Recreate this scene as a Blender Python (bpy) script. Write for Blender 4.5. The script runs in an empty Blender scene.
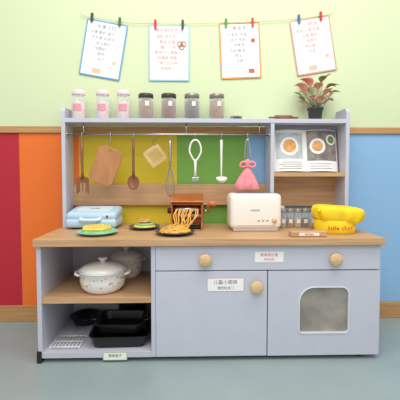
import bpy, bmesh, math, random
from mathutils import Matrix, Vector, Euler
random.seed(7)
scene = bpy.context.scene
scene.view_settings.view_transform = 'Standard'
PI = math.pi

# ---------------------------------------------------------------- materials
def lin(c):
    c = c/255.0
    return c/12.92 if c <= 0.04045 else ((c+0.055)/1.055)**2.4
def L(rgb): return (lin(rgb[0]), lin(rgb[1]), lin(rgb[2]), 1)
MC = {}
def mat(name, rgb, rough=0.5, metal=0.0, var=0.05, scale=12, bump=0.0, bscale=80, spec=0.5):
    if name in MC: return MC[name]
    m = bpy.data.materials.new(name); m.use_nodes = True
    nt = m.node_tree; b = nt.nodes['Principled BSDF']
    b.inputs['Roughness'].default_value = rough
    b.inputs['Metallic'].default_value = metal
    b.inputs['Specular IOR Level'].default_value = spec
    tc = nt.nodes.new('ShaderNodeTexCoord')
    n = nt.nodes.new('ShaderNodeTexNoise'); n.inputs['Scale'].default_value = scale
    n.inputs['Detail'].default_value = 3
    nt.links.new(tc.outputs['Object'], n.inputs['Vector'])
    r = nt.nodes.new('ShaderNodeValToRGB')
    c = L(rgb)
    r.color_ramp.elements[0].position = 0.3; r.color_ramp.elements[1].position = 0.7
    r.color_ramp.elements[0].color = (c[0]*(1-var), c[1]*(1-var), c[2]*(1-var), 1)
    r.color_ramp.elements[1].color = (min(1, c[0]*(1+var)), min(1, c[1]*(1+var)), min(1, c[2]*(1+var)), 1)
    nt.links.new(n.outputs['Fac'], r.inputs['Fac'])
    nt.links.new(r.outputs['Color'], b.inputs['Base Color'])
    if bump:
        n2 = nt.nodes.new('ShaderNodeTexNoise'); n2.inputs['Scale'].default_value = bscale
        nt.links.new(tc.outputs['Object'], n2.inputs['Vector'])
        bp = nt.nodes.new('ShaderNodeBump'); bp.inputs['Strength'].default_value = bump
        bp.inputs['Distance'].default_value = 0.003
        nt.links.new(n2.outputs['Fac'], bp.inputs['Height'])
        nt.links.new(bp.outputs['Normal'], b.inputs['Normal'])
    MC[name] = m
    return m
def wood(name, c1, c2, sc=(1.5, 30, 30), rough=0.45):
    if name in MC: return MC[name]
    m = bpy.data.materials.new(name); m.use_nodes = True
    nt = m.node_tree; b = nt.nodes['Principled BSDF']
    b.inputs['Roughness'].default_value = rough
    tc = nt.nodes.new('ShaderNodeTexCoord')
    mp = nt.nodes.new('ShaderNodeMapping'); mp.inputs['Scale'].default_value = sc
    n = nt.nodes.new('ShaderNodeTexNoise'); n.inputs['Scale'].default_value = 2.2
    n.inputs['Detail'].default_value = 6; n.inputs['Distortion'].default_value = 0.6
    r = nt.nodes.new('ShaderNodeValToRGB')
    r.color_ramp.elements[0].position = 0.3; r.color_ramp.elements[1].position = 0.7
    r.color_ramp.elements[0].color = L(c1); r.color_ramp.elements[1].color = L(c2)
    nt.links.new(tc.outputs['Object'], mp.inputs['Vector'])
    nt.links.new(mp.outputs['Vector'], n.inputs['Vector'])
    nt.links.new(n.outputs['Fac'], r.inputs['Fac'])
    nt.links.new(r.outputs['Color'], b.inputs['Base Color'])
    MC[name] = m
    return m
def glass(name, tint=(245, 250, 250), op=0.18):
    if name in MC: return MC[name]
    m = bpy.data.materials.new(name); m.use_nodes = True
    nt = m.node_tree; nt.nodes.clear()
    o = nt.nodes.new('ShaderNodeOutputMaterial')
    mx = nt.nodes.new('ShaderNodeMixShader')
    t = nt.nodes.new('ShaderNodeBsdfTransparent'); t.inputs['Color'].default_value = L(tint)
    g = nt.nodes.new('ShaderNodeBsdfPrincipled'); g.inputs['Base Color'].default_value = L(tint)
    g.inputs['Roughness'].default_value = 0.08
    lw = nt.nodes.new('ShaderNodeLayerWeight'); lw.inputs['Blend'].default_value = 0.35
    ma = nt.nodes.new('ShaderNodeMath'); ma.operation = 'MULTIPLY_ADD'
    ma.inputs[1].default_value = 0.6; ma.inputs[2].default_value = op; ma.use_clamp = True
    nt.links.new(lw.outputs['Facing'], ma.inputs[0])
    nt.links.new(ma.outputs[0], mx.inputs['Fac'])
    nt.links.new(t.outputs[0], mx.inputs[1]); nt.links.new(g.outputs[0], mx.inputs[2])
    nt.links.new(mx.outputs[0], o.inputs['Surface'])
    MC[name] = m
    return m

BLUE = mat('cabinet_paint', (196, 198, 212), 0.45, var=0.02)
BLUE2 = mat('cabinet_front_paint', (198, 201, 214), 0.4, var=0.02)
OAK = wood('oak_laminate', (184, 142, 102), (210, 170, 128))
OAKD = wood('beech_knob', (205, 170, 120), (226, 194, 148), (20, 20, 20))
TRIMW = wood('wall_trim_wood', (176, 130, 80), (202, 156, 104))
WHITE = mat('white_ceramic', (240, 238, 234), 0.25, var=0.02)
PLW = mat('white_plastic', (244, 240, 232), 0.35, var=0.02)
BLACK = mat('black_enamel', (20, 20, 22), 0.3, var=0.1)
BLKP = mat('black_plastic', (30, 30, 32), 0.5, var=0.1)
STEEL = mat('steel', (190, 190, 190), 0.25, 1.0, var=0.03)
PAPER = mat('paper', (244, 244, 242), 0.7, var=0.01)
RED = mat('red_ink', (205, 60, 60), 0.7)
INK = mat('dark_ink', (80, 80, 90), 0.7)
GLASS = glass('jar_glass')

# ---------------------------------------------------------------- geometry builder
def catmull(pts, n=8, closed=False):
    P = [Vector(p) for p in pts]; out = []
    N = len(P)
    if N < 3: return P
    rng = range(N) if closed else range(N-1)
    for i in rng:
        if closed:
            p0, p1, p2, p3 = P[(i-1) % N], P[i], P[(i+1) % N], P[(i+2) % N]
        else:
            p0 = P[max(i-1, 0)]; p1 = P[i]; p2 = P[i+1]; p3 = P[min(i+2, N-1)]
        for k in range(n):
            t = k/n
            out.append(0.5*((2*p1)+(-p0+p2)*t+(2*p0-5*p1+4*p2-p3)*t*t+(-p0+3*p1-3*p2+p3)*t**3))
    if not closed: out.append(P[-1])
    return out

class G:
    def __init__(s, name):
        s.name = name; s.bm = bmesh.new(); s.mats = []
    def idx(s, m):
        if m not in s.mats: s.mats.append(m)
        return s.mats.index(m)
    def add(s, bm, m, M=None, smooth=False):
        if M is not None: bm.transform(M)
        i = s.idx(m)
        for f in bm.faces:
            f.material_index = i; f.smooth = smooth
        me = bpy.data.meshes.new('tmp'); bm.to_mesh(me); bm.free()
        s.bm.from_mesh(me); bpy.data.meshes.remove(me)
    def box(s, c, size, m, bev=0.0, rot=(0, 0, 0), seg=2, smooth=False):
        bm = bmesh.new(); bmesh.ops.create_cube(bm, size=1)
        bmesh.ops.scale(bm, vec=size, verts=bm.verts)
        if bev > 0:
            bmesh.ops.bevel(bm, geom=bm.edges[:], offset=bev, segments=seg, profile=0.5, affect='EDGES')
        s.add(bm, m, Matrix.Translation(c) @ Euler(rot).to_matrix().to_4x4(), smooth)
    def bb(s, x0, x1, y0, y1, z0, z1, m, bev=0.0015):
        s.box(((x0+x1)/2, (y0+y1)/2, (z0+z1)/2), (x1-x0, y1-y0, z1-z0), m, bev)
    def cyl(s, p0, p1, r, m, r2=None, seg=24, smooth=True):
        s.tube([p0, p1], r, m, radii=[r, r if r2 is None else r2], seg=seg, smooth=smooth)
    def tube(s, pts, r, m, radii=None, closed=False, seg=8, smooth=True, flat=1.0):
        P = [Vector(p) for p in pts]; n = len(P); bm = bmesh.new(); rings = []
        t0 = (P[1]-P[0]).normalized()
        up = Vector((0, 0, 1)) if abs(t0.z) < 0.9 else Vector((1, 0, 0))
        nrm = (up - t0*up.dot(t0)).normalized()
        for i in range(n):
            if closed: t = (P[(i+1) % n]-P[i-1]).normalized()
            else: t = (P[min(i+1, n-1)]-P[max(i-1, 0)]).normalized()
            nrm = (nrm - t*nrm.dot(t)).normalized(); bi = t.cross(nrm)
            rr = radii[i] if radii else r
            rings.append([bm.verts.new(P[i]+(nrm*math.cos(a)*flat+bi*math.sin(a))*rr)
                          for a in [2*PI*k/seg for k in range(seg)]])
        for i in range(n if closed else n-1):
            a, b = rings[i], rings[(i+1) % n]
            for k in range(seg):
                bm.faces.new((a[k], a[(k+1) % seg], b[(k+1) % seg], b[k]))
        if not closed:
            bm.faces.new(rings[0][::-1]); bm.faces.new(rings[-1])
        s.add(bm, m, None, smooth)
    def lathe(s, prof, m, c=(0, 0, 0), rot=(0, 0, 0), scale=(1, 1, 1), seg=40, smooth=True, wave=None):
        bm = bmesh.new(); rings = []
        for (r, z) in prof:
            if r < 1e-5: rings.append([bm.verts.new((0, 0, z))])
            else:
                rg = []
                for k in range(seg):
                    a = 2*PI*k/seg; rr = r*(wave(a, z) if wave else 1)
                    rg.append(bm.verts.new((rr*math.cos(a), rr*math.sin(a), z)))
                rings.append(rg)
        for a, b in zip(rings[:-1], rings[1:]):
            for k in range(seg):
                k2 = (k+1) % seg
                if len(a) == 1 and len(b) == 1: continue
                if len(a) == 1: bm.faces.new((a[0], b[k2], b[k]))
                elif len(b) == 1: bm.faces.new((a[k], a[k2], b[0]))
                else: bm.faces.new((a[k], a[k2], b[k2], b[k]))
        bmesh.ops.recalc_face_normals(bm, faces=bm.faces[:])
        M = Matrix.Translation(c) @ Euler(rot).to_matrix().to_4x4() @ Matrix.Diagonal((*scale, 1))
        s.add(bm, m, M, smooth)
    def extr(s, loops, th, m, M, bev=0.0):
        """planar outline (+ holes) in local XY, thickness th along +Z, then matrix M"""
        bm = bmesh.new(); es = []
        for lp in loops:
            vs = [bm.verts.new((p[0], p[1], 0)) for p in lp]
            for i in range(len(vs)): es.append(bm.edges.new((vs[i], vs[(i+1) % len(vs)])))
        if len(loops) == 1: bm.faces.new(vs)
        else: bmesh.ops.triangle_fill(bm, use_beauty=True, use_dissolve=False, edges=es)
        r = bmesh.ops.extrude_face_region(bm, geom=bm.faces[:])
        bmesh.ops.translate(bm, vec=(0, 0, th), verts=[v for v in r['geom'] if isinstance(v, bmesh.types.BMVert)])
        bmesh.ops.recalc_face_normals(bm, faces=bm.faces[:])
        if bev:
            ed = [e for e in bm.edges if len(e.link_faces) == 2 and e.calc_face_angle(0) > 1.2]
            bmesh.ops.bevel(bm, geom=ed, offset=bev, segments=2, profile=0.5, affect='EDGES')
        s.add(bm, m, M, False)
    def surf(s, fn, nu, nv, m, u0=0, u1=1, v0=0, v1=1, smooth=True, M=None):
        bm = bmesh.new(); g = []
        for i in range(nu+1):
            g.append([bm.verts.new(fn(u0+(u1-u0)*i/nu, v0+(v1-v0)*j/nv)) for j in range(nv+1)])
        for i in range(nu):
            for j in range(nv):
                bm.faces.new((g[i][j], g[i+1][j], g[i+1][j+1], g[i][j+1]))
        s.add(bm, m, M, smooth)
    def text(s, body, size, m, M, ext=0.0003):
        cu = bpy.data.curves.new('txt', 'FONT'); cu.body = body; cu.size = size
        cu.align_x = 'CENTER'; cu.align_y = 'CENTER'; cu.extrude = ext; cu.resolution_u = 2
        ob = bpy.data.objects.new('txt', cu); bpy.context.collection.objects.link(ob)
        dg = bpy.context.evaluated_depsgraph_get()
        me = bpy.data.meshes.new_from_object(ob.evaluated_get(dg))
        bm = bmesh.new(); bm.from_mesh(me)
        bpy.data.objects.remove(ob); bpy.data.curves.remove(cu); bpy.data.meshes.remove(me)
        s.add(bm, m, M, False)
    def done(s, loc=(0, 0, 0), rot=(0, 0, 0)):
        me = bpy.data.meshes.new(s.name); s.bm.to_mesh(me); s.bm.free()
        for m in s.mats: me.materials.append(m)
        ob = bpy.data.objects.new(s.name, me); bpy.context.collection.objects.link(ob)
        ob.location = loc; ob.rotation_euler = rot
        return ob

def rrect(w, h, r, n=6, cx=0, cy=0, rs=None):
    rs = rs or [r]*4   # TR, TL, BL, BR
    out = []
    for (sx, sy, a0, rr) in ((1, 1, 0, rs[0]), (-1, 1, PI/2, rs[1]), (-1, -1, PI, rs[2]), (1, -1, 1.5*PI, rs[3])):
        ox, oy = cx+sx*(w/2-rr), cy+sy*(h/2-rr)
        for k in range(n+1):
            a = a0+PI/2*k/n; out.append((ox+rr*math.cos(a), oy+rr*math.sin(a)))
    return out
def circ(r, n=24, cx=0, cy=0, sy=1): return [(cx+r*math.cos(2*PI*k/n), cy+sy*r*math.sin(2*PI*k/n)) for k in range(n)]
def FR(x=0, y=0, z=0, roll=0): return Matrix.Translation((x, y, z)) @ Matrix.Rotation(PI/2, 4, 'X') @ Matrix.Rotation(roll, 4, 'Z')

# ---------------------------------------------------------------- room
w = G('wall_back')
GREENW = mat('wall_green_paint', (211, 224, 182), 0.7, var=0.015, scale=2)
w.bb(-2.6, 2.6, 0, 0.1, 1.0, 2.7, GREENW, 0)
stripes = [(-2.6, -1.95, (120, 190, 110)), (-1.95, -1.35, (120, 180, 220)), (-1.35, -0.967, (186, 30, 48)),
           (-0.967, -0.66, (238, 116, 36)), (-0.66, -0.15, (218, 194, 44)), (-0.15, 0.22, (118, 172, 74)),
           (0.22, 1.35, (142, 186, 224)), (1.35, 1.95, (196, 28, 48)), (1.95, 2.6, (246, 122, 24))]
for i, (a, b, c) in enumerate(stripes):
    w.bb(a, b, 0, 0.1, 0, 1.0, mat('wall_stripe_%d' % i, c, 0.6, var=0.02, scale=2), 0)
w.done()
t = G('trim_1'); t.bb(-2.6, 2.6, -0.012, -0.0005, 0.99, 1.024, TRIMW, 0.003); t.done()
t = G('baseboard_back'); t.bb(-2.6, 2.6, -0.012, -0.0005, 0.0, 0.086, TRIMW, 0.003); t.done()
FLOORM = mat('vinyl_floor', (150, 166, 166), 0.38, var=0.04, scale=6, bump=0.05, bscale=200)
f = G('floor'); f.bb(-2.6, 2.6, -3.2, 0.1, -0.05, 0, FLOORM, 0); f.done()

# ---------------------------------------------------------------- play kitchen
k = G('play_kitchen')
T = 0.018; CT = 0.517; F = -0.42; BK = -0.015
BZ = 0.020
def panel(*a, m=BLUE): k.bb(*a, m, 0.001)
panel(-0.71, -0.71+T, F, BK, BZ, 0.487)
panel(-0.245, -0.245+T, F+0.001, BK, BZ, 0.487)
panel(0.71-T, 0.71, F+0.018, BK, BZ, 0.487)
panel(0.228, 0.246, F+0.02, BK, BZ, 0.37)
panel(-0.692, -0.245, F, BK, BZ, 0.044)
panel(-0.227, 0.692, F+0.02, BK, BZ, 0.044)
panel(-0.71+T, 0.692, BK-0.008, BK, 0.044, 0.487)
k.bb(-0.692, -0.245, F+0.004, BK-0.008, 0.247, 0.270, OAK, 0.001)
k.bb(-0.716, 0.716, -0.440, -0.004, 0.487, CT, OAK, 0.002)
k.bb(-0.226, 0.709, F, F+T, 0.382, 0.483, BLUE2, 0.002)
k.bb(-0.226, 0.235, F, F+T, BZ, 0.378, BLUE2, 0.002)
dx0, dx1 = 0.239, 0.709
cx, cz = (dx0+dx1)/2, (BZ+0.378)/2
win = rrect(0.205, 0.19, 0.02, 8, 0.474-cx, 0.212-cz, rs=[0.03, 0.06, 0.012, 0.012])
k.extr([[(-0.235, -0.179), (0.235, -0.179), (0.235, 0.179), (-0.235, 0.179)], win], T, BLUE2, FR(cx, F+T, cz))
win_out = rrect(0.213, 0.198, 0.02, 8, 0.474-cx, 0.212-cz, rs=[0.034, 0.064, 0.016, 0.016])
k.extr([win_out, win], 0.003, mat('window_gasket', (226, 228, 236), 0.3), FR(cx, F, cz))
k.bb(0.36, 0.59, F+0.010, F+0.014, 0.11, 0.32, mat('oven_window_film', (164, 157, 148), 0.22, 0.3, var=0.3, scale=9, bump=0.3, bscale=22), 0)
for (x, z) in ((-0.023, 0.428), (0.514, 0.428), (0.188, 0.315)):
    k.lathe([(0, 0), (0.011, 0), (0.010, 0.008), (0.013, 0.012), (0.024, 0.014), (0.0265, 0.019), (0.0255, 0.025), (0.020, 0.028), (0, 0.029)],
            OAKD, (x, F+0.0005, z), (PI/2, 0, 0), seg=32)
k.bb(-0.715, -0.695, F-0.004, F+0.03, 0.0, 0.05, BLKP, 0.002)
k.bb(-0.705, -0.68, -0.06, -0.03, 0.0, 0.02, BLKP, 0.002)
for (x, y) in ((0.64, F+0.03), (0.64, -0.08), (-0.62, F+0.06), (0.0, F+0.06), (0.0, -0.08)):
    k.cyl((x-0.008, y, 0.0111), (x+0.008, y, 0.0111), 0.011, BLKP, seg=20)
    k.box((x, y, 0.018), (0.024, 0.026, 0.006), STEEL, 0.001)
HB = -0.016; HF = -0.14
def side(x):
    pts = [(HF, CT)]
    pts += [(HF, 1.075)]
    for q in range(1, 7):
        a = PI/2*q/6; pts.append((HF+0.025-0.025*math.cos(a), 1.075+0.025*math.sin(a)))
    pts += [(HB, 1.10), (HB, CT)]
    M = Matrix(((0, 0, 1, x), (1, 0, 0, 0), (0, 1, 0, 0), (0, 0, 0, 1)))
    k.extr([pts], T, BLUE, M, 0.001)
side(-0.70); side(0.682)
k.bb(-0.682, 0.682, HF, HB, 1.027, 1.047, BLUE, 0.001)
k.bb(0.312, 0.33, HF+0.002, HB, CT, 1.027, BLUE, 0.001)
k.bb(0.33, 0.682, HF+0.002, HB, 0.766, 0.786, OAK, 0.001)
k.bb(0.33, 0.682, HB-0.004, HB, 0.786, 1.027, BLUE, 0.0)
k.bb(0.33, 0.682, HB-0.004, HB, 0.61, 0.766, OAK, 0.0)
k.bb(-0.682, 0.312, HB-0.012, HB, 0.617, 0.725, OAK, 0.001)
k.done()

# rail
r = G('utensil_rail')
RY, RZ = -0.118, 0.972
r.cyl((-0.676, RY, RZ), (0.310, RY, RZ), 0.005, STEEL, seg=12)
for x in (-0.60, -0.10, 0.26):
    r.cyl((x, RY, RZ+0.003), (x, RY, 1.0268), 0.003, STEEL, seg=8)
r.cyl((-0.6815, RY, RZ), (-0.676, RY, RZ), 0.011, STEEL, seg=16)
r.cyl((0.306, RY, RZ), (0.3115, RY, RZ), 0.011, STEEL, seg=16)
r.done()
def hook(g, x, top=RZ, drop=0.03):
    pts = [(x, RY+0.007, top-0.002), (x, RY+0.003, top+0.0075), (x, RY-0.004, top+0.0065), (x, RY-0.0075, top-0.004),
           (x, RY-0.007, top-drop*0.6), (x, RY-0.003, top-drop), (x, RY-0.009, top-drop-0.005), (x, RY-0.013, top-drop+0.003)]
    g.tube(catmull(pts, 5), 0.0018, STEEL, seg=6)
UY = RY-0.010
BRN = wood('dark_wood', (120, 72, 48), (150, 96, 66), (20, 20, 3))
MIDW = wood('mid_wood', (170, 112, 70), (198, 142, 94), (8, 8, 2))
g = G('wooden_turner'); x = -0.607; hook(g, x)
g.tube([(x, UY, 0.945), (x, UY, 0.88), (x+.002, UY, 0.79), (x+.002, UY, 0.755)], 0.006, BRN, radii=[0.009, 0.008, 0.006, 0.009])
bl = rrect(0.060, 0.10, 0.016, 5)
g.extr([bl, rrect(0.004, 0.040, 0.002, 3, -0.012), rrect(0.004, 0.040, 0.002, 3, 0), rrect(0.004, 0.040, 0.002, 3, 0.012)], 0.005, BRN, FR(x+.002, UY+0.003, 0.715))
g.done()
g = G('cutting_board'); x = -0.490; hook(g, x+0.022, drop=0.045)
g.extr([rrect(0.122, 0.182, 0.032, 6), circ(0.009, 16, 0.0, 0.074)], 0.010, MIDW, FR(x, UY-0.004, 0.818, -0.36), 0.0015)
g.done()
g = G('wooden_spoon'); x = -0.358; hook(g, x)
g.tube([(x, UY, 0.945), (x, UY, 0.90), (x, UY, 0.80), (x, UY, 0.765)], 0.005, BRN, radii=[0.007, 0.006, 0.006, 0.008])
g.lathe([(0, -0.006), (0.015, -0.005), (0.024, 0.0), (0.026, 0.004), (0.022, 0.003), (0.012, -0.001), (0, -0.002)], BRN,
        (x, UY, 0.738), (PI/2, 0, 0), (1.1, 1.4, 1.3), seg=28)
g.done()
g = G('bamboo_trivet'); x = -0.252; hook(g, x, drop=0.02)
BAM = wood('bamboo', (196, 160, 108), (214, 182, 132), (6, 6, 6))
o = rrect(0.088, 0.088, 0.01, 4)
g.extr([o, rrect(0.060, 0.060, 0.008, 4)], 0.006, BAM, FR(x, UY+0.002, 0.868, 0.62))
for i in range(5):
    M = FR(x, UY+0.0015, 0.868, 0.62)
    g.extr([rrect(0.062, 0.006, 0.001, 2, 0, -0.024+0.012*i)], 0.004, BAM, M)
g.tube(catmull([(x, UY-0.004, 0.943), (x-0.012, UY-0.006, 0.935), (x-0.007, UY-0.006, 0.92), (x+0.004, UY-.006, 0.925)], 4, True), 0.0012, INK, closed=True, seg=6)
g.done()
g = G('balloon_whisk'); x = -0.179; hook(g, x)
g.tube([(x, UY, 0.943), (x, UY, 0.935), (x, UY, 0.85), (x, UY, 0.81)], 0.006, STEEL, radii=[0.004, 0.007, 0.006, 0.004], seg=12)
for i in range(5):
    a = PI*i/5
    cxx, syy = math.cos(a), math.sin(a)*0.6
    pts = []
    for (rr, z) in ((0.003, 0.815), (0.013, 0.775), (0.021, 0.725), (0.017, 0.685), (0, 0.668), (-0.017, 0.685), (-0.021, 0.725), (-0.013, 0.775), (-0.003, 0.815)):
        pts.append((x+rr*cxx, UY+rr*syy, z))
    g.tube(catmull(pts, 5), 0.0014, STEEL, seg=5)
g.done()
g = G('vegetable_peeler'); x = -0.056; hook(g, x, drop=0.02)
pts = [(x+0.028*math.sin(a)*(1.0 if math.cos(a) > -0.6 else 0.8), UY, 0.895+0.05*math.cos(a)) for a in [2*PI*i/14 for i in range(14)]]
g.tube(catmull(pts, 3, True), 0.0045, PLW, closed=True, seg=8)
g.tube([(x, UY, 0.848), (x, UY, 0.80), (x, UY, 0.765)], 0.005, PLW, radii=[0.007, 0.005, 0.008])
g.box((x, UY, 0.752), (0.036, 0.007, 0.022), STEEL, 0.003)
g.done()
g = G('soup_ladle'); x = 0.0715; hook(g, x)
g.tube([(x, UY, 0.945), (x, UY, 0.93), (x, UY, 0.80), (x, UY, 0.75)], 0.004, PLW, radii=[0.006, 0.007, 0.004, 0.004])
g.lathe([(0, -0.022), (0.014, -0.019), (0.024, -0.008), (0.027, 0.003), (0.025, 0.002), (0.021, -0.008), (0.012, -0.016), (0, -0.018)], PLW, (x, UY-0.018, 0.757), (0.25, 0, 0), seg=28)
g.done()
g = G('kitchen_tongs'); x = 0.20; hook(g, x, drop=0.018)
g.tube(catmull([(x-0.014, UY, 0.852), (x-0.012, UY, 0.90), (x-0.006, UY, 0.94), (x, UY, 0.947), (x+0.006, UY, 0.94), (x+0.012, UY, 0.90), (x+0.014, UY, 0.852)], 5), 0.004, STEEL, seg=8)
g.done()
g = G('pink_dishcloth'); x = 0.20
PK = mat('pink_fabric', (246, 150, 160), 0.85, var=0.12, scale=40, bump=0.3)
def wv(a, z): return 1+0.16*math.sin(7*a)*min(1, max(0, (0.84-z)*9))+0.05*math.sin(3*a+z*40)
g.lathe([(0, 0.852), (0.010, 0.85), (0.013, 0.835), (0.020, 0.825), (0.012, 0.812), (0.022, 0.79), (0.036, 0.765), (0.050, 0.735), (0.060, 0.704), (0.052, 0.701), (0, 0.715)],
        PK, (0, 0, 0), (0, 0, 0), (1, 0.5, 1), seg=56, wave=wv)
for sx in (-1, 1):
    g.tube(catmull([(0, -0.008, 0.822), (sx*0.018, -0.012, 0.838), (sx*0.036, -0.01, 0.828), (sx*0.03, -0.01, 0.812), (0, -0.008, 0.818)], 5), 0.004, PK, seg=8, flat=1.4)
g.done((x, UY, 0), (0, 0, 0))

# ---------------------------------------------------------------- toaster
g = G('toaster')
TW, TD, TH = 0.236, 0.13, 0.172
TB = mat('toaster_base', (206, 202, 196), 0.5)
g.box((0, 0, 0.012+(TH-0.012)/2), (TW, TD, TH-0.012), PLW, 0.022, seg=5, smooth=True)
g.box((0, 0, 0.010), (TW-0.03, TD-0.02, 0.02), TB, 0.004)
for sy in (-0.026, 0.026):
    g.extr([rrect(0.165, 0.022, 0.008), ], 0.001, BLKP, Matrix.Translation((0, sy, TH-0.0008)))
    g.extr([rrect(0.175, 0.030, 0.012), rrect(0.165, 0.022, 0.008)], 0.003, STEEL, Matrix.Translation((0, sy, TH-0.0005)))
g.box((TW/2+0.012, 0, 0.105), (0.026, 0.045, 0.014), mat('toaster_lever', (225, 205, 180), 0.4), 0.005)
g.box((TW/2-0.0005, 0, 0.09), (0.003, 0.010, 0.075), BLKP, 0.001)
g.text('toaster', 0.015, INK, FR(-0.005, -TD/2-0.0003, 0.098))
g.lathe([(0, 0), (0.011, 0), (0.010, 0.008), (0, 0.009)], mat('toaster_dial', (215, 180, 140), 0.4), (0.082, -TD/2, 0.05), (PI/2, 0, 0), seg=24)
for i in range(3):
    g.box((0.05-0.02*i, -TD/2, 0.05), (0.010, 0.004, 0.006), STEEL, 0.001)
g.box((0.0, -TD/2, 0.030), (0.17, 0.003, 0.003), TB, 0.001)
g.done((0.215, -0.212, CT+0.0005), (0, 0, 0.03))

# ---------------------------------------------------------------- waffle maker
SKY = mat('sky_blue_plastic', (182, 215, 236), 0.35, var=0.02)
SKYL = mat('pale_blue_plastic', (220, 236, 245), 0.35, var=0.02)
g = G('waffle_maker')
g.box((0, 0, 0.028), (0.242, 0.157, 0.044), SKY, 0.016, seg=4, smooth=True)
for sx in (-0.09, 0.09):
    for sy in (-0.05, 0.05): g.cyl((sx, sy, 0), (sx, sy, 0.012), 0.010, BLKP, seg=16)
g.box((0, 0, 0.040), (0.232, 0.148, 0.022), SKYL, 0.008, seg=3)
g.box((0, 0.002, 0.068), (0.242, 0.155, 0.046), SKY, 0.020, seg=5, rot=(0.16, 0, 0), smooth=True)
ML = Matrix.Translation((0, 0.0, 0.0905)) @ Matrix.Rotation(0.16, 4, 'X')
g.extr([rrect(0.165, 0.095, 0.02)], 0.002, SKYL, ML)
g.text('waffle', 0.022, INK, ML @ Matrix.Translation((0, 0, 0.0022)))
g.tube(catmull([(-0.045, -0.07, 0.052), (-0.04, -0.090, 0.048), (0, -0.096, 0.047), (0.04, -0.090, 0.048), (0.045, -0.07, 0.052)], 6), 0.008, SKYL, seg=10)
g.cyl((0.08, -0.068, 0.062), (0.08, -0.079, 0.062), 0.006, RED, seg=16)
g.done((-0.546, -0.124, CT+0.0005), (0, 0, -0.06))

# ---------------------------------------------------------------- plates with food
def plate(g, r, m):
    g.lathe([(0, 0.0), (r*0.6, 0.0), (r*0.66, 0.003), (r*0.97, 0.012), (r, 0.014), (r*0.97, 0.0155), (r*0.66, 0.007), (r*0.58, 0.005), (0, 0.005)], m, seg=48)
DKP = mat('dark_plate', (66, 78, 96), 0.3)
YEL = mat('yellow_food', (238, 208, 96), 0.6, var=0.15, scale=30)
GRN = mat('green_food', (140, 200, 140), 0.6, var=0.15, scale=30)
NOOD = mat('noodle', (230, 176, 80), 0.5, var=0.18, scale=30)
g = G('waffle_plate'); plate(g, 0.088, mat('mint_plate', (150, 205, 190), 0.3))
for (c, rr, z, m, ox, oy) in (((0, 0), 0.072, 0.008, GRN, 0.004, -0.004), ((0, 0), 0.062, 0.021, YEL, -0.004, 0.006)):
    g.lathe([(0, z), (rr*0.97, z), (rr, z+0.005), (rr*0.96, z+0.010), (0, z+0.010)], m, (ox, oy, 0), seg=40,
            wave=lambda a, q: 1+0.05*math.cos(5*a))
    for i in range(-3, 4):
        d = i*0.016; hl = math.sqrt(max(0.0004, (rr*0.93)**2-d*d))
        g.box((ox+d, oy, z+0.0115), (0.005, 2*hl, 0.005), m, 0.001)
        g.box((ox, oy+d, z+0.0115), (2*hl, 0.005, 0.005), m, 0.001)
g.done((-0.487, -0.318, CT+0.0005), (0, 0, 0.2))
def noodles(g, n, r, z0, m, th=0.0026, hh=0.026):
    for i in range(n):
        a = random.uniform(0, 2*PI); pts = []
        rr = random.uniform(0.3, 1)*r
        for q in range(7):
            a += random.uniform(0.5, 0.9); rad = rr*random.uniform(0.7, 1.0)
            h = z0+0.004+(1-rad/r)*hh*random.uniform(0.3, 1)
            pts.append((rad*math.cos(a), rad*math.sin(a), h))
        g.tube(catmull(pts, 4), th, m, seg=6)
g = G('noodle_plate'); plate(g, 0.086, DKP); noodles(g, 54, 0.074, 0.008, NOOD, 0.003, 0.040)
for i in range(12):
    xx = 0.004+0.009*i
    jj = random.uniform(-0.012, 0.012); j2 = random.uniform(-0.014, 0.014)
    g.tube(catmull([(xx, 0.082, 0.096), (xx-0.002+jj*0.3, 0.070, 0.098), (xx-0.008+jj, 0.052+j2*0.4, 0.074), (xx*0.8-0.010+j2, 0.032+jj, 0.042),
                    (xx*0.6-0.015+jj, 0.005+j2, 0.024), (xx*0.3-0.03+j2*2, -0.03+jj, 0.018)], 5), 0.0031, NOOD, seg=6)
g.done((-0.150, -0.325, CT+0.0005))
g = G('pancake_plate'); plate(g, 0.075, DKP)
g.lathe([(0, 0.006), (0.05, 0.006), (0.053, 0.012), (0.05, 0.018), (0, 0.018)], YEL, seg=36)
g.lathe([(0, 0.0185), (0.04, 0.0185), (0.043, 0.023), (0.04, 0.028), (0, 0.029)], GRN, (0.004, 0.002, 0), seg=36)
noodles(g, 12, 0.035, 0.030, NOOD)
g.done((-0.300, -0.175, CT+0.0005))

# ---------------------------------------------------------------- pasta machine
COP = mat('copper_metal', (206, 122, 70), 0.35, 0.5, var=0.06)
g = G('pasta_machine')
sidep = [(-0.055, 0.0), (0.045, 0.0), (0.045, 0.012), (0.022, 0.030), (0.030, 0.075), (0.036, 0.115), (0.020, 0.132), (-0.022, 0.132), (-0.040, 0.108), (-0.034, 0.07), (-0.026, 0.030), (-0.055, 0.012)]
for x in (-0.075, 0.067):
    g.extr([sidep], 0.008, COP, Matrix(((0, 0, 1, x), (1, 0, 0, 0), (0, 1, 0, 0), (0, 0, 0, 1))), 0.001)
g.bb(-0.067, 0.067, -0.030, 0.03, 0.004, 0.014, BLKP)
g.cyl((-0.068, -0.018, 0.094), (0.068, -0.018, 0.094), 0.013, STEEL, seg=28)
g.cyl((-0.068, 0.012, 0.094), (0.068, 0.012, 0.094), 0.013, STEEL, seg=28)
g.cyl((-0.068, -0.016, 0.062), (0.068, -0.016, 0.062), 0.012, COP, seg=28)
for i in range(14):
    xx = -0.062+i*0.0095
    g.cyl((xx, -0.016, 0.062), (xx+0.003, -0.016, 0.062), 0.0145, STEEL, seg=20)
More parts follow.
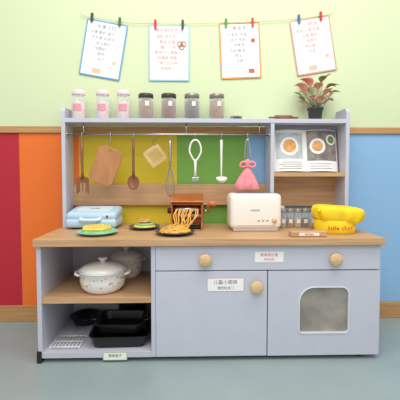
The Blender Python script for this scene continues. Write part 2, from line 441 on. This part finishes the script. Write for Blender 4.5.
g.box((0, -0.002, 0.120), (0.134, 0.050, 0.010), COP, 0.002)
g.box((0, 0.028, 0.066), (0.134, 0.006, 0.10), COP, 0.001)
g.box((0, -0.040, 0.126), (0.15, 0.050, 0.004), COP, 0.001, rot=(-0.30, 0, 0))
g.box((0, 0.03, 0.147), (0.15, 0.070, 0.004), COP, 0.001, rot=(0.45, 0, 0))
g.cyl((0.075, 0, 0.085), (0.098, 0, 0.085), 0.006, STEEL, seg=12)
g.tube([(0.098, 0, 0.080), (0.100, -0.012, 0.125)], 0.005, COP, seg=10)
g.cyl((0.100, -0.012, 0.121), (0.135, -0.012, 0.121), 0.011, mat('crank_knob', (214, 120, 70), 0.4), r2=0.013, seg=20)
g.cyl((-0.075, 0, 0.085), (-0.095, 0, 0.085), 0.014, BLKP, seg=20)
g.done((-0.095, -0.170, CT+0.0005), (0, 0, -0.08))

# ---------------------------------------------------------------- spice bottles
def bottle(name, x, y, z, r, h, cont, lidm, lidh, fill=0.8, label=None, rotz=0, lv=(0.22, 0.56), la=1.5):
    g = G(name)
    g.lathe([(0, 0.0), (r*0.92, 0), (r, r*0.12), (r, h-lidh-0.010), (r*0.86, h-lidh-0.002), (r*0.86, h-lidh+0.002)], GLASS, seg=28)
    hh = (h-lidh-0.012)*fill
    g.lathe([(0, 0.002), (r*0.88, 0.002), (r*0.92, 0.006), (r*0.92, hh), (r*0.5, hh+0.003), (0, hh+0.001)], cont, seg=24)
    g.lathe([(0, h-lidh), (r*0.95, h-lidh), (r*0.98, h-lidh+0.002), (r*0.98, h-0.003), (r*0.92, h), (0, h)], lidm, seg=28)
    if label:
        def fn(u, v):
            a = -PI/2+(u-0.5)*la; return ((r+0.0008)*math.cos(a), (r+0.0008)*math.sin(a), h*(lv[0]+v*(lv[1]-lv[0])))
        g.surf(fn, 10, 1, label)
    g.done((x, y, z), (0, 0, rotz))
BEAN = mat('dark_beans', (92, 64, 46), 0.6, var=0.6, scale=150, bump=0.8, bscale=150)
BEAN2 = mat('brown_beans', (164, 114, 70), 0.6, var=0.5, scale=140, bump=0.8, bscale=150)
BEAN3 = mat('red_beans', (136, 58, 44), 0.6, var=0.5, scale=140, bump=0.8, bscale=150)
HERB = mat('tan_spice', (196, 170, 132), 0.6, var=0.4, scale=140, bump=0.8, bscale=150)
SALT = mat('pink_sugar', (248, 214, 214), 0.6, var=0.1, scale=120)
PKL = mat('pink_label', (240, 150, 168), 0.6)
WLAB = mat('white_label', (240, 236, 230), 0.6)
CAPW = mat('bottle_cap', (176, 160, 144), 0.3, 0.4)
for i, c in enumerate((HERB, BEAN2, HERB, BEAN, HERB)):
    bottle('spice_bottle', 0.370+0.037*i, -0.155+0.004*(i % 2), CT+0.0005, 0.0165, 0.092, c, CAPW, 0.018, 0.7, WLAB, lv=(0.25, 0.45), la=1.0)
SH = 1.0475
LIDP = mat('pale_pink_lid', (246, 218, 220), 0.4)
for x in (-0.632, -0.513, -0.411):
    bottle('glass_storage_jar', x, -0.085, SH, 0.033, 0.140, SALT, LIDP, 0.022, 0.8, PKL, lv=(0.30, 0.52), la=1.3)
CAPB = mat('jar_cap_dark', (66, 52, 44), 0.4)
for x, c in ((-0.300, BEAN2), (-0.187, BEAN3), (-0.072, BEAN), (0.052, BEAN2)):
    bottle('bean_jar', x, -0.085, SH, 0.038, 0.126, c, CAPB if x < -0.1 else mat('jar_cap_grey', (150, 142, 134), 0.3, 0.6), 0.020, 0.97, WLAB, rotz=0.25, lv=(0.50, 0.68), la=0.5)
g = G('kitchen_scissors')
for sy in (-1, 1):
    g.tube(catmull([(-0.03+0.018*math.cos(a), sy*0.016+0.013*math.sin(a), 0.004) for a in [2*PI*i/8 for i in range(8)]], 3, True), 0.0035, BLKP, closed=True, seg=8)
    g.tube([(-0.013, sy*0.012, 0.004), (0.01, -sy*0.002, 0.0045+sy*0.001), (0.065, -sy*0.003, 0.004)], 0.004, STEEL, radii=[0.004, 0.005, 0.001], seg=6, flat=0.4)
g.done((0.18, -0.10, SH), (0, 0, 0.1))
g = G('biscuit_cutter')
g.lathe([(0.026, 0), (0.028, 0), (0.028, 0.022), (0.031, 0.024), (0.026, 0.024), (0.026, 0)], STEEL, seg=36, wave=lambda a, z: 1+0.08*math.cos(6*a))
g.done((0.155, -0.045, SH))
g = G('rolling_pin')
g.tube([(-0.075, 0, 0.012), (-0.045, 0, 0.012), (-0.043, 0, 0.012), (0.043, 0, 0.012), (0.045, 0, 0.012), (0.075, 0, 0.012)], 0.01, BRN, radii=[0.004, 0.005, 0.012, 0.012, 0.005, 0.004], seg=16)
g.done((0.385, -0.095, SH), (0, 0, 0.05))

# ---------------------------------------------------------------- plant
g = G('potted_plant')
g.lathe([(0, 0), (0.026, 0), (0.030, 0.004), (0.036, 0.05), (0.040, 0.052), (0.040, 0.062), (0.036, 0.062), (0.034, 0.052), (0, 0.052)], mat('plant_pot', (64, 60, 62), 0.5), seg=32)
g.lathe([(0, 0.055), (0.034, 0.053)], mat('soil', (60, 44, 34), 0.9), seg=24)
LG = mat('leaf_green', (124, 138, 92), 0.5, var=0.35, scale=50)
LP = mat('leaf_pink', (220, 146, 126), 0.5, var=0.3, scale=50)
random.seed(11)
for i in range(28):
    az = i*2.4; q = (i+0.5)/28
    el = 0.45+0.95*q; ln = random.uniform(0.055, 0.078); st = 0.04+0.115*q*random.uniform(0.8, 1.1)
    d = Vector((math.cos(az)*math.cos(el), math.sin(az)*math.cos(el)*0.7, math.sin(el)))
    b0 = Vector((0.008*math.cos(az), 0.008*math.sin(az), 0.054)); b1 = b0+d*st
    g.tube([b0, b0+d*st*0.5+Vector((0, 0, st*0.08)), b1], 0.0014, LG, seg=5)
    out = Vector((math.cos(az), math.sin(az)*0.8, 0.35)).normalized()
    sd = out.cross(Vector((0, 0, 1))).normalized(); up = sd.cross(out).normalized()
    tl = random.uniform(0.2, 0.9)
    def fn(u, v, b1=b1, out=out, sd=sd, up=up, ln=ln, tl=tl):
        wd = ln*0.36*math.sin(PI*min(1, u**0.75))*(1-0.15*u)
        s = (v-0.5)*2
        return b1+out*(u*ln*0.85)+up*(ln*(tl*u-0.5*u*u)+0.25*abs(s)*wd)+sd*(s*wd)
    g.surf(fn, 8, 4, LP if i % 5 < 3 else LG)
g.done((0.548, -0.085, SH))

# ---------------------------------------------------------------- yellow chef hat
g = G('chef_hat')
YF = mat('yellow_fabric', (254, 216, 36), 0.8, var=0.05, bump=0.2, bscale=120)
g.lathe([(0.084, 0), (0.088, 0.001), (0.089, 0.02), (0.090, 0.056), (0.088, 0.058), (0.084, 0.056), (0.084, 0)], YF, (-0.008, 0, 0.0), (0, 0, 0), (1, 0.85, 1), seg=72)
def pf(a, z): return (1+0.035*math.sin(13*a)*math.exp(-((z-0.068)/0.03)**2)+0.025*math.sin(7*a+z*60)) / (abs(math.cos(a))**4+abs(math.sin(a))**4)**0.16
g.lathe([(0.082, 0.050), (0.090, 0.056), (0.097, 0.066), (0.102, 0.082), (0.103, 0.100), (0.098, 0.113), (0.075, 0.118), (0.035, 0.114), (0, 0.110)],
        YF, (-0.002, 0, -0.001), (0, 0.07, 0), (1.06, 0.78, 1.0), seg=120, wave=pf)
for q in (-1, 0, 1, 2):
    g.tube(catmull([(-0.06+0.035*q, -0.070, 0.098), (-0.055+0.035*q, -0.055, 0.111), (-0.04+0.03*q, -0.02, 0.115), (-0.02+0.03*q, 0.02, 0.114)], 5), 0.005, YF, radii=None, seg=8)
g.text('little chef', 0.028, RED, FR(-0.008, -0.0775, 0.028))
g.done((0.578, -0.285, CT+0.0005), (0, 0, -0.1))
g = G('wooden_name_block')
g.box((0, 0, 0.012), (0.150, 0.045, 0.024), OAK, 0.004)
g.extr([rrect(0.085, 0.013, 0.003)], 0.001, WLAB, FR(0, -0.0222, 0.012))
g.text('kitchen', 0.013, RED, FR(0, -0.0238, 0.012))
g.done((0.410, -0.392, CT+0.0005), (0, 0, 0.0))

# ---------------------------------------------------------------- open cookbook
g = G('open_cookbook')
PG = 0.168; PH = 0.215
def pageL(u, v, o=0.0):
    return Vector((-u*PG*0.97, -0.010-0.020*math.sin(PI*u*0.9)+0.012*u-o, v*PH))
def pageR(u, v, o=0.0):
    return Vector((u*PG*0.97, -0.010-0.022*math.sin(PI*u*0.9)+0.016*u-o, v*PH))
for q in range(4):
    for fnn in (pageL, pageR):
        g.surf(lambda u, v, fnn=fnn, q=q: fnn(u, v, -0.0025*q), 14, 2, PAPER)
cov = mat('book_cover', (190, 150, 130), 0.4)
g.surf(lambda u, v: Vector((-u*PG, 0.002, v*PH-0.002)), 2, 2, cov, v1=1.01)
g.surf(lambda u, v: Vector((u*PG, 0.002, v*PH-0.002)), 2, 2, cov, v1=1.01)
PH1 = mat('print_table', (186, 192, 194), 0.4, var=0.2, scale=25)
PH2 = mat('print_food', (222, 160, 90), 0.4, var=0.3, scale=60)
PH3 = mat('print_dark', (134, 126, 120), 0.4, var=0.4, scale=30)
g.surf(lambda u, v: pageL(u, v, 0.0006), 12, 2, PH1, 0.10, 0.92, 0.30, 0.92)
def disc(g, fn, cu, cv, r, m, o):
    def f(u, v):
        a = v*2*PI; return fn(cu+u*r*math.cos(a)*PH/PG, cv+u*r*math.sin(a), o)
    g.surf(f, 3, 24, m)
disc(g, pageL, 0.52, 0.60, 0.22, PAPER, 0.0011); disc(g, pageL, 0.52, 0.60, 0.16, PH2, 0.0016)
g.surf(lambda u, v: pageR(u, v, 0.0006), 12, 2, PH3, 0.04, 0.98, 0.25, 0.98)
disc(g, pageR, 0.36, 0.60, 0.19, PAPER, 0.0011); disc(g, pageR, 0.36, 0.60, 0.13, PH2, 0.0016)
disc(g, pageR, 0.80, 0.76, 0.13, PAPER, 0.0011); disc(g, pageR, 0.80, 0.76, 0.09, mat('print_green', (120, 140, 80), 0.4, var=0.3, scale=50), 0.0016)
for i in range(4):
    g.surf(lambda u, v: pageL(u, v, 0.0008), 10, 1, INK, 0.15, 0.85-0.1*(i % 2), 0.06+0.05*i, 0.070+0.05*i)
for i in range(3):
    g.surf(lambda u, v: pageR(u, v, 0.0008), 10, 1, INK, 0.12, 0.80-0.1*(i % 2), 0.06+0.055*i, 0.070+0.055*i)
g.done((0.507, -0.078, 0.789), (-0.18, 0.0, 0))

# ---------------------------------------------------------------- pots in the open bay
FLOW = [mat('decal_pink', (214, 110, 120), 0.4), mat('decal_green', (120, 150, 96), 0.4), mat('decal_yellow', (222, 180, 90), 0.4)]
def pot(name, loc, r, h, rz):
    g = G(name)
    g.lathe([(0, 0), (r*0.72, 0), (r*0.78, 0.004), (r*0.95, h*0.25), (r, h*0.6), (r*1.01, h), (r*1.06, h+0.003), (r*1.05, h+0.007), (r*0.96, h+0.005), (r*0.9, h*0.3), (0, 0.008)], WHITE, seg=56)
    g.lathe([(r*0.98, h+0.006), (r*0.99, h+0.010), (r*0.8, h+0.022), (r*0.45, h+0.032), (0, h+0.036)], WHITE, seg=56)
    g.lathe([(0, h+0.034), (r*0.13, h+0.035), (r*0.10, h+0.044), (r*0.22, h+0.050), (r*0.2, h+0.056), (0, h+0.058)], WHITE, seg=28)
    for sx in (-1, 1):
        g.tube(catmull([(sx*r*0.97, -0.026, h*0.82), (sx*r*1.14, -0.022, h*0.88), (sx*r*1.19, 0, h*0.90), (sx*r*1.14, 0.022, h*0.88), (sx*r*0.97, 0.026, h*0.82)], 6), 0.006, WHITE, seg=10)
    rnd = random.Random(5)
    for i in range(52):
        a = 2*PI*i/52+rnd.uniform(-.06, .06); zz = h*rnd.uniform(0.35, 0.85); s = rnd.uniform(0.003, 0.007)
        rr = r*(0.95+0.05*(zz/h-0.25)/0.35) if zz < 0.6*h else r
        M = Matrix.Rotation(a, 4, 'Z') @ Matrix.Translation((rr-0.0005, 0, zz)) @ Matrix.Rotation(PI/2, 4, 'Y')
        g.extr([[(s*(0.7+0.3*math.cos(5*t))*math.cos(t), s*(0.7+0.3*math.cos(5*t))*math.sin(t)) for t in [2*PI*q/20 for q in range(20)]]], 0.002, FLOW[i % 3], M)
    g.done(loc, (0, 0, rz))
pot('ceramic_casserole', (-0.468, -0.308, 0.2705), 0.098, 0.086, 0.1)
pot('ceramic_casserole', (-0.400, -0.112, 0.2705), 0.078, 0.092, 0.5)

# ---------------------------------------------------------------- black trays etc. below
def tray(name, w, d, h, loc, rz, handles=True):
    g = G(name)
    bm = bmesh.new()
    levels = [(0.86, 0), (0.90, 0.004), (1.0, h-0.004), (1.06, h), (1.06, h+0.003), (0.98, h), (0.87, 0.006)]
    rings = []
    for (s, z) in levels:
        rings.append([bm.verts.new((px, py, z)) for px, py in rrect(w*s, d*s, 0.03*s, 5)])
    n = len(rings[0])
    for a, b in zip(rings[:-1], rings[1:]):
        for i in range(n): bm.faces.new((a[i], a[(i+1) % n], b[(i+1) % n], b[i]))
    bm.faces.new(rings[0][::-1]); bm.faces.new(rings[-1])
    bmesh.ops.recalc_face_normals(bm, faces=bm.faces[:])
    g.add(bm, BLACK, None, False)
    if handles:
        for sx in (-1, 1):
            g.tube(catmull([(sx*w*0.52, -0.03, h), (sx*(w*0.52+0.02), -0.025, h+0.008), (sx*(w*0.52+0.02), 0.025, h+0.008), (sx*w*0.52, 0.03, h)], 5), 0.004, BLACK, seg=8)
    g.done(loc, (0, 0, rz))
tray('roasting_pan', 0.245, 0.19, 0.050, (-0.388, -0.302, 0.0445), 0.03, False)
tray('baking_tray', 0.20, 0.16, 0.040, (-0.388, -0.300, 0.0985), -0.04)
g = G('frying_pan')
g.lathe([(0, 0), (0.058, 0), (0.074, 0.03), (0.076, 0.034), (0.072, 0.033), (0.057, 0.004), (0, 0.004)], BLACK, seg=44)
g.tube([(0, -0.070, 0.028), (0, -0.10, 0.036), (0, -0.15, 0.040)], 0.007, BLKP, radii=[0.005, 0.007, 0.009], seg=10, flat=0.6)
g.done((-0.600, -0.115, 0.0445), (0, 0, 0.0))
g = G('black_saucepan')
g.lathe([(0, 0), (0.062, 0), (0.068, 0.006), (0.070, 0.10), (0.074, 0.102), (0.070, 0.105), (0.066, 0.10), (0.064, 0.006), (0, 0.005)], BLACK, seg=44)
g.lathe([(0.071, 0.105), (0.06, 0.118), (0.02, 0.126), (0, 0.127)], BLACK, seg=44)
g.lathe([(0, 0.126), (0.007, 0.127), (0.006, 0.134), (0.014, 0.140), (0, 0.144)], BLKP, seg=20)
g.done((-0.37, -0.108, 0.0445))
g = G('wire_rack')
for i in range(9):
    g.cyl((-0.06+0.015*i, -0.05, 0.012), (-0.06+0.015*i, 0.05, 0.012), 0.0014, PLW, seg=6)
for yy in (-0.05, 0, 0.05): g.cyl((-0.062, yy, 0.0106), (0.062, yy, 0.0106), 0.0018, PLW, seg=6)
for sx in (-0.06, 0.06):
    for yy in (-0.05, 0.05): g.cyl((sx, yy, 0), (sx, yy, 0.011), 0.002, PLW, seg=6)
g.done((-0.610, -0.345, 0.0445))

# ---------------------------------------------------------------- paper labels
def label(x, y, z, wd, ht, bcol, rows, inkm):
    g = G('paper_label')
    g.extr([rrect(wd, ht, 0.003, 3)], 0.0006, mat('label_edge_%d_%d_%d' % bcol, bcol, 0.6), FR(0, 0, 0))
    g.extr([rrect(wd-0.006, ht-0.006, 0.002, 3)], 0.0004, PAPER, FR(0, -0.0006, 0))
    for (txt, sz, dz) in rows:
        g.text(txt, sz, inkm, FR(0, -0.0011, dz), 0.0002)
    g.done((x, y, z))
label(0.242, F-0.0003, 0.437, 0.125, 0.048, (200, 210, 196), [('餐具放这里', 0.015, 0.008), ('用完放回', 0.011, -0.011)], RED)
label(0.062, F-0.0003, 0.322, 0.155, 0.058, (214, 170, 178), [('儿童小厨房', 0.020, 0.010), ('请轻轻关门', 0.014, -0.014)], INK)
label(-0.395, F-0.0003, 0.026, 0.100, 0.034, (170, 200, 140), [('锅具盘子', 0.014, 0.002)], INK)

# ---------------------------------------------------------------- posters on a string
def poster(x, z, roll, edge, title, lines, inkm, deco):
    g = G('recipe_poster')
    W, H = 0.210, 0.284
    e = mat('poster_edge_%d_%d_%d' % edge, edge, 0.5)
    g.extr([rrect(W, H, 0.006, 3)], 0.001, e, FR())
    g.extr([rrect(W-0.014, H-0.014, 0.003, 3)], 0.0006, PAPER, FR(0, -0.001, 0))
    g.text(title, 0.025, inkm, FR(0, -0.0017, 0.112), 0.0002)
    for i, ln in enumerate(lines):
        g.text(ln, 0.019, inkm, FR(-0.016+0.006*((i*7) % 3), -0.0017, 0.082-0.027*i), 0.0002)
    if deco == 'pretzel':
        for (a, b) in ((-0.009, 0), (0.009, 0), (0, -0.014)):
            g.tube(catmull([(0.065+a+0.013*math.cos(t), -0.003, 0.045+b+0.013*math.sin(t)) for t in [2*PI*q/10 for q in range(10)]], 2, True), 0.0022, mat('deco_brown', (190, 110, 80), 0.6), closed=True, seg=6)
    elif deco == 'pot':
        g.extr([circ(0.012, 24, 0.068, 0.05)], 0.0004, mat('deco_brown', (190, 110, 80)), FR(0, -0.0017, 0))
        g.extr([rrect(0.03, 0.022, 0.004, 3, 0.055, -0.105)], 0.0004, mat('deco_brown', (190, 110, 80)), FR(0, -0.0017, 0))
    elif deco == 'cup':
        g.extr([rrect(0.045, 0.026, 0.008, 3, -0.02, -0.112)], 0.0004, mat('deco_peach', (240, 190, 160)), FR(0, -0.0017, 0))
        g.extr([circ(0.010, 20, 0.065, -0.06)], 0.0004, mat('deco_peach', (240, 190, 160)), FR(0, -0.0017, 0))
    g.done((x, -0.005, z), (0, -roll, 0))
SOFTRED = mat('soft_red_ink', (214, 96, 92), 0.7)
GRY = mat('grey_ink', (112, 112, 124), 0.7)
poster(-0.526, 1.416, -0.17, (90, 160, 215), '水果沙拉', ['水果 酸奶 盘子', '洗水果 切成块', '放入碗中', '加酸奶', '搅拌', '好了'], GRY, 'cup')
poster(-0.188, 1.402, 0.0, (150, 205, 225), '饼干制作方法', ['面粉 两百克', '黄油 鸡蛋', '糖 八十克', '搅拌均匀 模具', '放模具 烤箱', '烤十五分钟', '完成啦'], SOFTRED, 'pretzel')
poster(0.180, 1.417, 0.045, (240, 150, 70), '煮面条', ['水 面条 鸡蛋', '烧水 放面', '放青菜', '加盐 酱油', '捞出', '吃面'], GRY, 'pot')
poster(0.562, 1.446, 0.165, (214, 160, 150), '三明治', ['面包 火腿 鸡蛋', '生菜 番茄', '放面包', '夹火腿', '完成'], SOFTRED, 'cup')
g = G('twine_string')
g.tube(catmull([(-0.64, -0.010, 1.594), (-0.59, -0.010, 1.578), (-0.40, -0.010, 1.552), (-0.28, -0.010, 1.549), (-0.10, -0.010, 1.549), (0.09, -0.010, 1.557),
                (0.25, -0.010, 1.563), (0.45, -0.010, 1.578), (0.60, -0.010, 1.598), (0.66, -0.010, 1.612)], 6), 0.0014, mat('twine', (196, 190, 150), 0.9), seg=6)
g.done()
for i, (x, z, c, ro) in enumerate(((-0.580, 1.574, (70, 60, 60), -0.1), (-0.440, 1.553, (60, 110, 70), -0.1), (-0.258, 1.544, (205, 50, 50), 0), (-0.118, 1.544, (70, 60, 60), 0),
                       (0.104, 1.553, (80, 150, 80), 0), (0.242, 1.558, (200, 80, 60), 0.05), (0.482, 1.577, (60, 110, 160), 0.1), (0.596, 1.593, (205, 50, 50), 0.1))):
    g = G('clothes_peg'); m = mat('peg_%d_%d_%d' % c, c, 0.5)
    g.box((-0.0, -0.006, 0), (0.012, 0.004, 0.044), m, 0.001, rot=(0.09, 0, 0))
    g.box((-0.0, -0.001, 0.0), (0.012, 0.003, 0.042), m, 0.001, rot=(-0.05, 0, 0))
    g.cyl((-0.007, -0.0035, 0.006), (0.007, -0.0035, 0.006), 0.0028, STEEL, seg=12)
    g.done((x, -0.0116, z), (0, -ro, 0))

# ---------------------------------------------------------------- lights
wd = bpy.data.worlds.new('World'); scene.world = wd; wd.use_nodes = True
wd.node_tree.nodes['Background'].inputs['Color'].default_value = (1.0, 0.99, 0.98, 1)
wd.node_tree.nodes['Background'].inputs['Strength'].default_value = 0.70
def area(name, loc, rot, sx, sy, e, col=(1, 1, 1)):
    l = bpy.data.lights.new(name, 'AREA'); l.shape = 'RECTANGLE'; l.size = sx; l.size_y = sy; l.energy = e; l.color = col
    o = bpy.data.objects.new(name, l); bpy.context.collection.objects.link(o); o.location = loc; o.rotation_euler = rot
area('ceiling_light_panel', (0.3, -1.1, 2.55), (0.15, 0, 0), 2.2, 0.8, 31, (1, 0.985, 0.95))
area('ceiling_light_panel_b', (-0.4, -2.6, 2.55), (0.7, 0, 0), 2.2, 1.0, 31, (1, 0.985, 0.95))

cam = bpy.data.cameras.new('Camera'); co = bpy.data.objects.new('Camera', cam)
bpy.context.collection.objects.link(co)
cam.sensor_width = 36; cam.lens = 36*349/400; cam.shift_y = -11.7/400; cam.shift_x = 4.5/400
co.location = (-0.097, -1.84, 0.783)
co.rotation_euler = (math.radians(87.5), 0, math.radians(-1.4))
scene.camera = co
